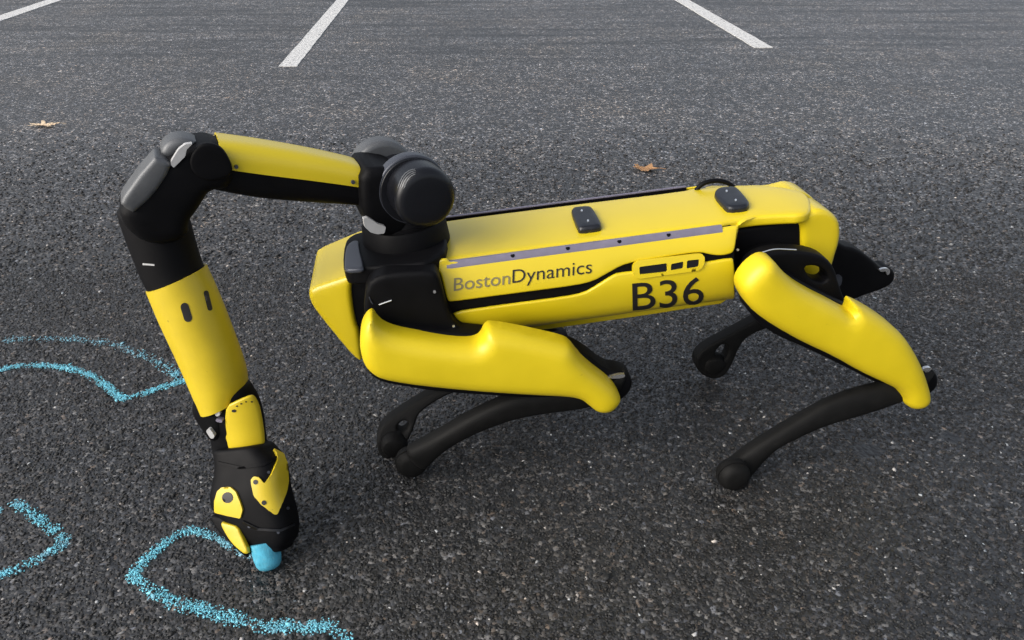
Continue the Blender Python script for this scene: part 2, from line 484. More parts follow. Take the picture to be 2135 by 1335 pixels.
    b3 = N.new('ShaderNodeMix'); b3.data_type = 'RGBA'; b3.blend_type = 'MULTIPLY'; Lk.new(far.outputs[0], b3.inputs[0]); Lk.new(col, b3.inputs[6]); Lk.new(r3.outputs[0], b3.inputs[7]); col = b3.outputs[2]
    # two old oil drips
    for (u, v, rx) in ((1810, 940, .028), (1985, 913, .020)):
        g = ground(u, v)
        vm = N.new('ShaderNodeVectorMath'); vm.operation = 'SUBTRACT'; Lk.new(tc.outputs['Object'], vm.inputs[0]); vm.inputs[1].default_value = (g[0], g[1], 0)
        ln = N.new('ShaderNodeVectorMath'); ln.operation = 'LENGTH'; Lk.new(vm.outputs[0], ln.inputs[0])
        mr = N.new('ShaderNodeMapRange'); mr.inputs['From Min'].default_value = rx; mr.inputs['From Max'].default_value = rx * .6
        Lk.new(ln.outputs['Value'], mr.inputs['Value'])
        mx = N.new('ShaderNodeMix'); mx.data_type = 'RGBA'; Lk.new(mr.outputs[0], mx.inputs[0]); Lk.new(col, mx.inputs[6]); mx.inputs[7].default_value = (.003, .003, .004, 1)
        col = mx.outputs[2]
    Lk.new(col, b.inputs['Base Color'])
    b.inputs['Roughness'].default_value = .48; b.inputs['Specular IOR Level'].default_value = .9
    bp = N.new('ShaderNodeBump'); bp.inputs['Strength'].default_value = .6; bp.inputs['Distance'].default_value = .003; bp.invert = True
    ad = N.new('ShaderNodeMath'); ad.operation = 'ADD'; Lk.new(v1.outputs['Distance'], ad.inputs[0]); Lk.new(v2.outputs['Distance'], ad.inputs[1])
    Lk.new(ad.outputs[0], bp.inputs['Height']); Lk.new(bp.outputs[0], b.inputs['Normal'])
    return m
M['asphalt'] = ground_material()

gv = [(-60, -30, 0), (60, -30, 0), (60, 90, 0), (-60, 90, 0)]
gme = bpy.data.meshes.new('asphalt_ground'); gme.from_pydata(gv, [], [(0, 1, 2, 3)]); gme.materials.append(M['asphalt'])
gnd = bpy.data.objects.new('asphalt_ground', gme); COL.objects.link(gnd); gnd['kind'] = 'structure'
gnd['label'] = 'dark grey asphalt of the car park'

# --- loose-looking aggregate of the asphalt surface, real little stones
def stone_material(name, use_attr=True, tint=None):
    m = bpy.data.materials.new(name); m.use_nodes = True; t = m.node_tree; b = t.nodes['Principled BSDF']
    a = t.nodes.new('ShaderNodeAttribute'); a.attribute_name = 'stone_colour'
    n = t.nodes.new('ShaderNodeTexNoise'); n.inputs['Scale'].default_value = 700
    tc = t.nodes.new('ShaderNodeTexCoord'); t.links.new(tc.outputs['Object'], n.inputs['Vector'])
    mr = t.nodes.new('ShaderNodeMapRange'); mr.inputs['To Min'].default_value = .7; mr.inputs['To Max'].default_value = 1.3
    t.links.new(n.outputs[0], mr.inputs['Value'])
    s = t.nodes.new('ShaderNodeVectorMath'); s.operation = 'SCALE'
    t.links.new(a.outputs['Color'], s.inputs[0]); t.links.new(mr.outputs[0], s.inputs['Scale']); t.links.new(s.outputs[0], b.inputs['Base Color'])
    b.inputs['Roughness'].default_value = .65 if tint is None else .9
    b.inputs['Specular IOR Level'].default_value = .5 if tint is None else .15
    return m
M['stone'] = stone_material('asphalt_stone'); M['chalk_dust'] = stone_material('chalk_dust', tint=1)

OCT = np.array([[1, 0, 0], [0, 1, 0], [-1, 0, 0], [0, -1, 0], [0, 0, 1], [0, 0, -1]], float)
OCTF = np.array([[0, 1, 4], [1, 2, 4], [2, 3, 4], [3, 0, 4], [1, 0, 5], [2, 1, 5], [3, 2, 5], [0, 3, 5]])

def stones_mesh(name, P, size, cols, material, flat=.55, seed=1, tilt=.5):
    r = np.random.default_rng(seed); n = len(P)
    A = r.uniform(0, 2 * np.pi, n); ca, sa = np.cos(A), np.sin(A)
    V = np.repeat(OCT[None], n, 0) * (1 + r.uniform(-.38, .38, (n, 6, 3)))
    V += r.uniform(-.25, .25, (n, 6, 3))
    V *= np.stack([size * r.uniform(.8, 1.35, n), size * r.uniform(.7, 1.1, n), size * flat * r.uniform(.7, 1.3, n)], 1)[:, None, :]
    x = V[:, :, 0] * ca[:, None] - V[:, :, 1] * sa[:, None]; y = V[:, :, 0] * sa[:, None] + V[:, :, 1] * ca[:, None]
    z = V[:, :, 2] + x * r.uniform(-tilt, tilt, n)[:, None] + y * r.uniform(-tilt, tilt, n)[:, None]
    V = np.stack([x, y, z], 2) + P[:, None, :]
    F = (OCTF[None] + (np.arange(n) * 6)[:, None, None]).reshape(-1, 3)
    me = bpy.data.meshes.new(name)
    me.vertices.add(n * 6); me.vertices.foreach_set('co', V.reshape(-1).astype(np.float32))
    me.loops.add(len(F) * 3); me.loops.foreach_set('vertex_index', F.reshape(-1).astype(np.int32))
    me.polygons.add(len(F)); me.polygons.foreach_set('loop_start', (np.arange(len(F)) * 3).astype(np.int32))
    me.polygons.foreach_set('loop_total', np.full(len(F), 3, np.int32))
    me.update(calc_edges=True); me.validate()
    at = me.attributes.new('stone_colour', 'FLOAT_COLOR', 'POINT')
    c4 = np.concatenate([np.repeat(cols[:, None, :], 6, 1), np.ones((n, 6, 1))], 2)
    at.data.foreach_set('color', c4.reshape(-1).astype(np.float32))
    me.materials.append(material)
    ob = bpy.data.objects.new(name, me); COL.objects.link(ob)
    return ob

def stone_cols(n, r):
    k = r.uniform(0, 1, n)
    base = np.where(k < .68, r.uniform(.005, .014, n), np.where(k < .95, r.uniform(.012, .034, n), np.where(k < .988, r.uniform(.04, .10, n), r.uniform(.15, .38, n))))
    t = r.normal(0, 1, n)[:, None]
    warm = np.array([.07, .0, -.06]); c = base[:, None] * (1 + t * warm * .8)
    return np.clip(c, .005, .8)

# jittered grid, spacing grows with distance from the viewer's side
def jitter_grid(y0, y1, s, r):
    out = []
    y = y0
    while y < y1:
        hw = .62 * (y * .861 + .49) / .9 + .35
        n = int(2 * hw / s); xs = -hw + (np.arange(n) + .5) * s
        out.append(np.stack([xs + r.uniform(-.5, .5, n) * s, y + r.uniform(-.5, .5, n) * s], 1)); y += s
    return np.vstack(out)
G1 = jitter_grid(.55, 1.9, .0055, rng); G2 = jitter_grid(1.9, 3.3, .0105, rng)
G2 = G2[rng.uniform(0, 1, len(G2)) < np.clip((3.3 - G2[:, 1]) / 1.4, 0, 1)]
GS = np.vstack([G1, G2]); nS = len(GS)
size = np.where(GS[:, 1] < 1.9, .0027, .0042) * rng.lognormal(0, .28, nS)
big = rng.uniform(0, 1, nS) < .012; size[big] *= 1.7
zz = rng.uniform(-.0012, .0006, nS)
SP = np.concatenate([GS, zz[:, None]], 1); SC = stone_cols(nS, rng)
# soft patches of browner stones
def patch(x, y):
    return (np.sin(x * 5.1 + 1.3 * np.sin(y * 3.7)) + np.sin(y * 6.3 + 2.1 * np.sin(x * 2.9 + 1)) + np.sin((x + y) * 11.3) * .5) / 2.5
pt_ = np.clip(patch(GS[:, 0], GS[:, 1]), -1, 1)[:, None]
SC *= 1 + pt_ * np.array([.12, .06, .0])
SC *= 1.12
for (u, v, rx) in ((1810, 940, .028), (1985, 913, .020)):      # the oil drips have soaked the stones too
    g = ground(u, v); wet = np.hypot(GS[:, 0] - g[0], (GS[:, 1] - g[1]) * .9) < rx * rng.uniform(.75, 1.1, nS)
    SC[wet] = .0035; SP[wet, 2] -= .0022
ob = stones_mesh('aggregate', SP, size, SC, M['stone'])
ob['kind'] = 'stuff'; ob['label'] = 'fine stones of the asphalt surface'; ob.parent = gnd

# --- painted bay lines
def paint_material():
    m = bpy.data.materials.new('road_paint'); m.use_nodes = True; t = m.node_tree; b = t.nodes['Principled BSDF']
    tc = t.nodes.new('ShaderNodeTexCoord'); n = t.nodes.new('ShaderNodeTexNoise'); n.inputs['Scale'].default_value = 55; n.inputs['Detail'].default_value = 9; n.inputs['Roughness'].default_value = .75
    t.links.new(tc.outputs['Object'], n.inputs['Vector'])
    r = t.nodes.new('ShaderNodeValToRGB'); e = r.color_ramp.elements; e[0].position = .37; e[0].color = (.10, .10, .10, 1); e[1].position = .47; e[1].color = (.58, .58, .57, 1)
    x = e.new(.75); x.color = (.66, .66, .65, 1)
    t.links.new(n.outputs[0], r.inputs[0]); t.links.new(r.outputs[0], b.inputs['Base Color']); b.inputs['Roughness'].default_value = .7
    v = t.nodes.new('ShaderNodeTexVoronoi'); v.inputs['Scale'].default_value = 150; t.links.new(tc.outputs['Object'], v.inputs['Vector'])
    bp = t.nodes.new('ShaderNodeBump'); bp.inputs['Strength'].default_value = .5; bp.inputs['Distance'].default_value = .003; bp.invert = True
    t.links.new(v.outputs['Distance'], bp.inputs['Height']); t.links.new(bp.outputs[0], b.inputs['Normal'])
    return m
M['paint'] = paint_material()
VPX, VPY = 945., -278.
def stripe(corners, label):
    # near end from two points, running on to the far side of the bay (5 m)
    a, b = [ground(*c, z=.004)[:2] for c in corners]
    dirv = np.array([(VPX - 1067.5) / FPX * math.cos(PITCH), 1.0]); dirv /= np.linalg.norm(dirv)
    n = 60; V = []; F = []
    for i in range(n + 1):
        t = 4.9 * i / n
        for j, p in enumerate((a, b)):
            q = p + dirv * t; s = 1 if j else -1
            q = q + np.array([1, 0]) * s * rng.uniform(-.0025, .0015)
            V.append((q[0], q[1], .004)); V.append((q[0], q[1], -.001))
    for i in range(n):
        k = i * 4; F += [(k, k + 2, k + 6, k + 4), (k + 1, k, k + 4, k + 5), (k + 2, k + 3, k + 7, k + 6)]
    F += [(0, 1, 3, 2), (4 * n, 4 * n + 2, 4 * n + 3, 4 * n + 1)]
    o = link('parking_line', V, F, M['paint'], smooth=False)
    tag(o, label, 'parking line', 'white painted parking bay lines')
stripe(((581, 138), (619, 138)), 'white painted line whose near end lies beyond the raised black elbow, middle of three')
stripe(((1573, 99), (1612, 99)), 'white painted line slanting down to the right, beyond the brown leaf')
stripe(((-238, 110), (-194, 110)), 'white painted line crossing the far left corner beyond the pale leaf')

# ================================================================== CHALK DRAWING
def chalk_stroke(name, pxpts, widths, dens, label, sub=2, seed=3, gaps=()):
    r = np.random.default_rng(seed)
    A = np.array([list(ground(u, v)[:2]) + [w_ * .93, d_] for (u, v), w_, d_ in zip(pxpts, widths, dens)])
    A = chaikin(A, sub, closed=False)
    seg = np.linalg.norm(np.diff(A[:, :2], axis=0), axis=1); cum = np.concatenate([[0], np.cumsum(seg)]); Ltot = cum[-1]
    P = []; Sz = []; Cc = []
    # stones of the surface that the stick rubbed over
    def nearest(Q):
        best = np.full(len(Q), 1e9); ww = np.zeros(len(Q)); dd = np.zeros(len(Q)); al = np.zeros(len(Q))
        for i in range(len(A) - 1):
            a, b = A[i, :2], A[i + 1, :2]; ab = b - a; t = np.clip(((Q - a) @ ab) / (ab @ ab), 0, 1)
            d = np.linalg.norm(Q - (a + t[:, None] * ab), axis=1); m = d < best
            best[m] = d[m]; ww[m] = (A[i, 2] * (1 - t) + A[i + 1, 2] * t)[m]; dd[m] = (A[i, 3] * (1 - t) + A[i + 1, 3] * t)[m]; al[m] = (cum[i] + seg[i] * t)[m]
        return best, ww, dd, al
    lo, hi = A[:, :2].min(0) - .04, A[:, :2].max(0) + .04
    idx = np.where((GS[:, 0] > lo[0]) & (GS[:, 0] < hi[0]) & (GS[:, 1] > lo[1]) & (GS[:, 1] < hi[1]))[0]
    d, ww, dd, al = nearest(GS[idx])
    wob = .78 + .25 * np.sin(al * 61 + seed) + .22 * np.sin(al * 143 + 2 * seed)
    edge = d / (ww * wob)
    p = dd * np.clip(2.2 - edge * 1.5, 0, 1) * (.72 + .30 * np.sin(al * 95 + seed * 1.7) + .22 * np.sin(al * 37 + seed))
    px_, py_ = GS[idx, 0], GS[idx, 1]
    p = p * np.clip(.95 + .55 * np.sin(px_ * 310 + 2 * np.sin(py_ * 270)) * np.sin(py_ * 290 + 1.7 * np.sin(px_ * 230)) , 0, 1.2)
    for g0, g1 in gaps: p = np.where((al / Ltot > g0) & (al / Ltot < g1), p * .12, p)
    k = (r.uniform(0, 1, len(idx)) < p) & (edge < 1.02 + .12 * np.sin(al * 211))
    sel = idx[k]
    pos = SP[sel].copy(); pos[:, 2] += size[sel] * .10
    P.append(pos); Sz.append(size[sel] * 1.02)
    strength = np.clip(dd[k] * r.uniform(.6, 1.15, k.sum()) * (1.1 - .3 * edge[k]), 0, 1)
    # crumbs between the stones
    n = int(Ltot * 6000 * np.mean(A[:, 3])); tpos = r.uniform(0, Ltot, n)
    cx = np.interp(tpos, cum, A[:, 0]); cy = np.interp(tpos, cum, A[:, 1]); w2 = np.interp(tpos, cum, A[:, 2]); d2 = np.interp(tpos, cum, A[:, 3])
    tx = np.gradient(A[:, 0]); ty = np.gradient(A[:, 1]); tn = np.hypot(tx, ty); tx, ty = tx / tn, ty / tn
    off = np.clip(r.normal(0, .5, n), -1.05, 1.05) * w2
    q = np.stack([cx - np.interp(tpos, cum, ty) * off, cy + np.interp(tpos, cum, tx) * off, np.full(n, .0018) + r.uniform(-.001, .0012, n)], 1)
    kk = r.uniform(0, 1, n) < d2 * (.75 + .3 * np.sin(tpos * 95 + seed * 1.7) + .2 * np.sin(tpos * 37 + seed))
    for g0, g1 in gaps: kk &= ~((tpos / Ltot > g0) & (tpos / Ltot < g1))
    q = q[kk]; P.append(q); Sz.append(r.uniform(.0009, .0019, len(q)))
    st2 = np.clip(d2[kk] * r.uniform(.7, 1.2, len(q)), 0, 1)
    P = np.vstack(P); Sz = np.concatenate(Sz); st = np.concatenate([strength, st2])[:, None]
    full = np.array([.22, .66, .80]); pale = np.array([.26, .34, .42])
    C = pale * (1 - st) + full * st; C *= r.uniform(.7, 1.15, (len(P), 1))
    P0 = P.mean(0)
    o = stones_mesh(name, P - P0, Sz, C, M['chalk_dust'], flat=.6, seed=seed); o.location = P0
    tag(o, label, 'chalk line', 'blue chalk strokes drawn on the asphalt')
    return o
chalk_stroke('chalk_line', [(-120, 730), (-40, 716), (0, 712), (60, 707), (130, 706), (200, 712), (260, 725), (310, 745), (350, 768), (378, 787), (396, 797)],
             [.016] * 11, [.42, .42, .42, .42, .45, .42, .45, .5, .6, .85, .6], 'faint pale chalk curve arching beside the forearm, uppermost stroke', seed=3)
chalk_stroke('chalk_line', [(-110, 800), (-30, 785), (0, 773), (35, 763), (90, 762), (150, 770), (190, 783), (215, 800), (238, 820), (262, 836), (268, 828), (300, 822), (340, 808), (385, 795)],
             [.011] * 14, [.85, .9, .9, .85, .8, .95, .85, .9, 1, 1, 1, 1, 1, .9], 'bright chalk stroke that dips to a sharp point left of the forearm', seed=5)
chalk_stroke('chalk_line', [(30, 1050), (60, 1066), (90, 1090), (115, 1108), (136, 1128), (142, 1138), (112, 1148), (95, 1156), (72, 1172), (45, 1186), (0, 1200), (-60, 1222), (-140, 1236)],
             [.011, .013, .012, .012, .012, .010, .013, .009, .016, .014, .012, .012, .012], [.7, .95, .9, .9, .75, .5, 1, .35, 1, 1, .9, .9, .9],
             'broken chalk angle at the lower left edge, open to the left', seed=8, gaps=((.36, .385),))
chalk_stroke('chalk_line', [(-60, 1062), (-20, 1068), (8, 1068)], [.011] * 3, [.8, .8, .6], 'tiny end of a chalk stroke above the broken angle at the left edge', seed=13)
chalk_stroke('chalk_line', [(548, 1172), (525, 1162), (490, 1146), (455, 1125), (425, 1112), (400, 1107), (375, 1110), (345, 1132), (315, 1160), (288, 1184), (274, 1202), (292, 1216), (320, 1232), (345, 1248),
                            (380, 1262), (430, 1274), (470, 1285), (520, 1300), (555, 1309), (590, 1305), (640, 1313), (675, 1303), (705, 1315), (722, 1335), (738, 1365), (745, 1400)],
             [.008, .008, .008, .008, .009, .011, .012, .012, .0125, .012, .011, .010, .012, .014, .014, .014, .014, .013, .013, .014, .014, .013, .012, .012, .012, .012],
             [.3, .35, .55, .7, .85, .95, 1, 1, 1, 1, 1, .95, .9, .95, .95, .95, .95, .9, .85, .85, .9, .85, .9, .9, .9, .9],
             'fresh bright chalk line from the chalk stick round a sharp turn to the bottom', seed=11)

# ================================================================== LEAVES
def leaf(u, v, length, rot, col, label, lobes=7, curl=.02, seed=1, depth=.42, droop=1.):
    r = np.random.default_rng(seed); c = ground(u, v)
    pts = []
    n = 150
    for i in range(n):
        a = 2 * math.pi * i / n
        k = .5 + .5 * math.cos(lobes * a + .0)
        rad = (1 - depth) + depth * k ** 1.6
        rad *= 1 + .05 * math.sin(23 * a + seed) + .1 * math.sin(2 * a + seed)
        wide = .62
        pts.append((math.cos(a) * rad * .5 * length, math.sin(a) * rad * .5 * length * wide))
    V, T, L = fill(np.array(pts), (), (length * .03,), length * .07)
    x, y = V[:, 0] / length, V[:, 1] / length
    z = curl * (1.1 * (np.abs(y) * 2) ** 1.5 + .8 * np.sin(x * 7 + seed) * np.abs(y) * 2 + droop * (x * 1.6) ** 2) + .004 + .0015 * np.sin(x * 40) * np.sin(y * 37)
    ca, sa = math.cos(rot), math.sin(rot)
    def tow(X, Y, Z): return np.stack([c[0] + X * ca - Y * sa, c[1] + X * sa + Y * ca, Z], 1)
    P = tow(V[:, 0], V[:, 1], z); P2 = P - [0, 0, .0006]; nn = len(P)
    F = [tuple(t) for t in T] + [(t[0] + nn, t[2] + nn, t[1] + nn) for t in T]
    for lp in L:
        for i in range(len(lp)):
            a, b = lp[i], lp[(i + 1) % len(lp)]
            if a != b: F.append((a, b, b + nn, a + nn))
    m = mat('dry_leaf', col, .55, spec=.35, var=.25, vscale=60, bump=.3, bscale=300, dirt=(tuple(np.array(col) * .45), .6, .75, 90))
    root = thing('oak_leaf', (c[0], c[1], 0), label, 'leaf')
    link('blade', np.vstack([P, P2]), F, m, root, sharp=60)
    s0 = .5 * length
    xs = np.array([-.42, -.1, .25, .5, .72]) * length
    zs = curl * droop * (xs / length * 1.6) ** 2 + .0055; zs[-1] = .006
    path_tube('stem', tow(xs, np.array([0, .002, 0, .0, .006]), zs), .0011, m, root, n=6)
leaf(92, 264, .125, math.radians(8), (.66, .52, .36), 'pale tan dry oak leaf lying flat on the asphalt at the far left', lobes=7, curl=.016, seed=2, depth=.55)
leaf(1345, 354, .105, math.radians(-12), (.32, .18, .085), 'small curled rusty brown leaf on the asphalt behind the yellow back', lobes=5, curl=.016, seed=5, depth=.35, droop=.5)

# ================================================================== THE ROBOT
FOOT0 = ground(1170, 900)
robot = thing('robot_dog', (.15, 1.2, 0.), 'yellow and black four legged robot with an arm that draws on the asphalt with chalk', 'robot')

def yside(z):
    z = np.asarray(z, float)
    return np.interp(z, YZ, YY)
def _ys(z):
    return np.interp(z, [-.155, -.150, -.142, -.130, -.115, -.095, -.075, -.058, -.035, -.012, .004],
                        [.040, .062, .082, .097, .106, .111, .114, .114, .109, .101, .093])
YZ = np.linspace(-.155, .004, 160); YY = _ys(YZ)
for _ in range(3): YY[4:-4] = np.convolve(YY, np.ones(9) / 9, 'same')[4:-4]
side = lambda x, z: -yside(z)

def ring_body(x, zt, zb, off, wmax=1.):
    zs = np.linspace(zb, zt, 16); pts = [(x, -(yside(z) - off) * wmax, z) for z in zs]
    pts += [(x, (yside(z) - off) * wmax, z) for z in zs[::-1]]
    return BODY.world(np.array(pts))
core = loft('body', [ring_body(x, .0, -.150, .0065) for x in (-.468, -.3, -.15, 0., .022)], M['black'], robot, cap=0)
core['label'] = 'black body frame under the yellow shell'

def box_body(name, x0, x1, y0, y1, z0, z1, r, material, parent, mirror=False, **k):
    o = [(x0, z0), (x1, z0), (x1, z1), (x0, z1)]
    return slab(name, BODY, chaikin(np.array(o), 0), y0, y1, r, material, parent, px=False, smooth_n=0, mirror=mirror, grid=.03, step=.012, **k)

box_body('hip_frame', -.63, -.462, -.078, .074, -.140, -.014, .008, M['black'], core)
box_body('hip_frame', .015, .190, -.066, .066, -.120, -.016, .008, M['black'], core)

# yellow shell --------------------------------------------------
top_out = [(924, 462), (1000, 451), (1200, 426), (1425, 399), (1440, 393), (1461, 391), (1535, 390), (1605, 390), (1663, 395), (1680, 402), (1689, 412), (1692, 428), (1690, 440), (1671, 448), (1634, 449), (1575, 453), (1530, 460), (1497, 468), (1200, 506), (932, 541), (900, 545), (898, 466)]
def ytop_near(x, z):   # in TOPF y points down
    return -.006 - .004 * np.clip(1 - (np.asarray(z) / .085) ** 2, 0, 1) + .25 * np.clip(np.asarray(x) - .14, 0, 1) ** 1.3
top = slab('top_panel', TOPF, top_out, ytop_near, lambda x, z: .012 + .25 * np.clip(np.asarray(x) - .14, 0, 1) ** 1.3, .006, M['yellow'], core, tr=-.006, keep_bvh=True)

upper = [(901, 552), (929, 537), (940, 549), (1100, 528), (1300, 502), (1497, 476), (1510, 475), (1524, 473), (1539, 471), (1539, 474), (1538, 478), (1536, 490), (1533, 515), (1529, 526), (1522, 530), (1507, 533), (1492, 533), (1477, 530.6), (1464, 527),
         (1440, 528), (1330, 545), (1321, 547), (1294, 555), (1266, 571), (1237, 587), (1202, 595.6), (1100, 609), (1000, 622), (940, 630), (934, 628), (931, 622), (923, 589), (917, 566)]
up1, up2 = slab('side_panel', BODY, upper, lambda x, z: -yside(z) - .0015, lambda x, z: -yside(z) + .006, .0035, M['yellow'], core, tr=side, mirror=True, keep_bvh=True, grid=.02)
lower = [(944, 651.7), (1020, 641), (1100, 630), (1176, 620), (1217, 612), (1242.6, 597), (1278, 574), (1294, 569.5), (1319, 567), (1400, 558), (1467, 548.5), (1526, 538.5), (1530, 543), (1531, 600), (1530.5, 622), (1524, 631),
         (1440, 643), (1355, 657), (1240, 673), (1180, 682), (1100, 692), (1040, 694), (1006, 689), (980, 679), (958.5, 672), (949.5, 663)]
lo1, lo2 = slab('side_panel', BODY, lower, lambda x, z: -yside(z) - .0015, lambda x, z: -yside(z) + .006, .0035, M['yellow'], core, tr=side, mirror=True, keep_bvh=True, grid=.014)

# rear shell over the hips
def wrear(x): return np.interp(x, [-.01, .03, .07, .16, .25], [.111, .094, .080, .075, .070])
arch = [(1534, 500), (1538, 480), (1550, 465), (1575, 456), (1630, 449.5), (1668, 448), (1690, 441), (1706, 436), (1725, 438.6), (1739, 447), (1749.7, 461), (1753, 482), (1750, 507), (1742, 531), (1735, 556), (1730, 585), (1715, 600), (1690, 596), (1671, 575),
        (1670.5, 519), (1670.5, 478), (1666, 463), (1651, 454), (1626, 450), (1585, 452.5), (1560, 459), (1545, 468), (1541, 478), (1537, 505)]
slab('rear_shell', BODY, arch, lambda x, z: -wrear(x), lambda x, z: np.interp(x, [.14, .165], [-.045, -.012]), .010, M['yellow'], core, tr=lambda x, z: -wrear(x) + .004, mirror=True, farR=.004, grid=.010, step=.004)
# nose shell
def wnose(x): return np.interp(x, [-.80, -.72, -.60, -.5], [.068, .074, .088, .098])
nose = [(757, 566), (700, 584), (648, 601), (643, 612), (646, 630), (662, 655), (700, 702), (735, 744), (757, 759), (753, 720), (749, 688), (743, 676), (735, 634), (732, 598), (739, 581)]
slab('nose_shell', BODY, nose, lambda x, z: -wnose(x), lambda x, z: wnose(x), .010, M['yellow'], core, tr=lambda x, z: -wnose(x) + .003, grid=.012, step=.005)

# rails, bolts
def rail(sgn):
    z0, z1 = -.0105, .0015
    xs = (-.452, .002); ya, yb = .0875, .0970
    pts = []
    for x in xs:
        pts.append(np.array([(x, sgn * ya, .0075), (x, sgn * (ya + .0045), .0078), (x, sgn * (yb + .000), .0005), (x, sgn * (yb + .001), -.0050), (x, sgn * ya, -.010)]))
    r_ = loft('rail', [BODY.world(p) for p in pts], M['rail'], core, cap=0)
    g = [np.array([(x, sgn * .0864, .0058), (x, sgn * .0874, .0058), (x, sgn * .0874, -.004), (x, sgn * .0864, -.004)]) for x in xs]
    loft('rail_slot', [BODY.world(p) for p in g], M['black'], r_, cap=0)
    for x in (-.345, -.255, -.170, -.088):
        revolve('bolt', BODY.world((x, sgn * .0925, .0025)), BODY.ez + BODY.ey * sgn * .55, [(-.004, .0036), (.0030, .0036), (.0036, .003), (.0036, .0001)], M['black'], r_, n=10)
rail(-1); rail(1)

# control panel with three buttons
Z5 = lambda L: [(1100 + x / 3.926, 360 + y / 3.926) for x, y in L]
targets = [up1, lo1]
BVH['core'] = None
cb = BVHTree.FromPolygons([Vector(v) for v in np.vstack([ring_body(x, .0, -.150, .0) for x in (-.47, .03)])],
                          [(j, (j + 1) % 32, (j + 1) % 32 + 32, j + 32) for j in range(32)])
class _T: pass
hull = _T(); hull.name = 'hull'; BVH['hull'] = cb
cp = drape('control_panel', [hull], Z5([(868, 740), (900, 716), (1380, 660), (1420, 662), (1442, 690), (1442, 740), (1420, 777), (1390, 797), (920, 862), (880, 857), (858, 830), (857, 770)]), M['yellow'], core, thick=.0045, keep_bvh=True, grid=4.3, sink=.003, crisp=9,
           holes=[Z5([(908, 768), (1135, 738), (1138, 806), (912, 830)]), Z5([(1168, 745), (1270, 724), (1268, 780), (1165, 797)]), Z5([(1298, 717), (1398, 706), (1395, 766), (1295, 782)])])
cp['label'] = 'raised yellow bezel with three black windows'
for q in ([(905, 764), (1138, 734), (1142, 810), (909, 834)], [(1164, 742), (1273, 721), (1271, 783), (1161, 800)], [(1294, 714), (1401, 703), (1398, 769), (1291, 785)]):
    drape('button', [hull], Z5(q), M['black_gloss'], cp, thick=.0022, grid=7, sink=.004, crisp=6)

# pads, handle on top
padz = lambda L: L
def pad(L, n): 
    return slab('rubber_pad', TOPF, L, lambda x, z: -.020 + 0 * np.asarray(x), lambda x, z: -.006 + 0 * np.asarray(x), .0065, M['pad'], core, tr=-.012, farR=.001, grid=.01, step=.004, keep_bvh=True)
p1 = pad(Z5([(355, 335), (370, 312), (400, 304), (505, 297), (535, 310), (600, 425), (605, 450), (590, 468), (435, 487), (410, 475)]), 1)
p2 = pad([(1489, 412), (1491, 402), (1500, 397), (1530, 394.5), (1540, 399.5), (1561, 424), (1562, 432), (1555, 438), (1519, 441), (1509, 435)], 2)
for p, c in ((p1, (1226, 461)), (p1, (1213, 440)), (p2, (1534, 418)), (p2, (1515, 399))):
    drape('screw', [p], circle(*c, 2.3, 8), M['silver'], p, thick=.001, grid=3, smooth_n=0)
hp = [TOPF.on_y(1455, 391, 0), TOPF.on_z(1470, 380, .068), TOPF.on_z(1495, 374, .068), TOPF.on_z(1516, 379, .068), TOPF.on_z(1533, 394, .068)]
hp = [BODY.on_y(u, v, .068) for u, v in ((1452, 396), (1463, 384), (1480, 378), (1497, 376.5), (1514, 380), (1526, 387), (1536, 398))]
path_tube('handle', [BODY.world(q) for q in hp], .0042, M['black'], core, n=10)

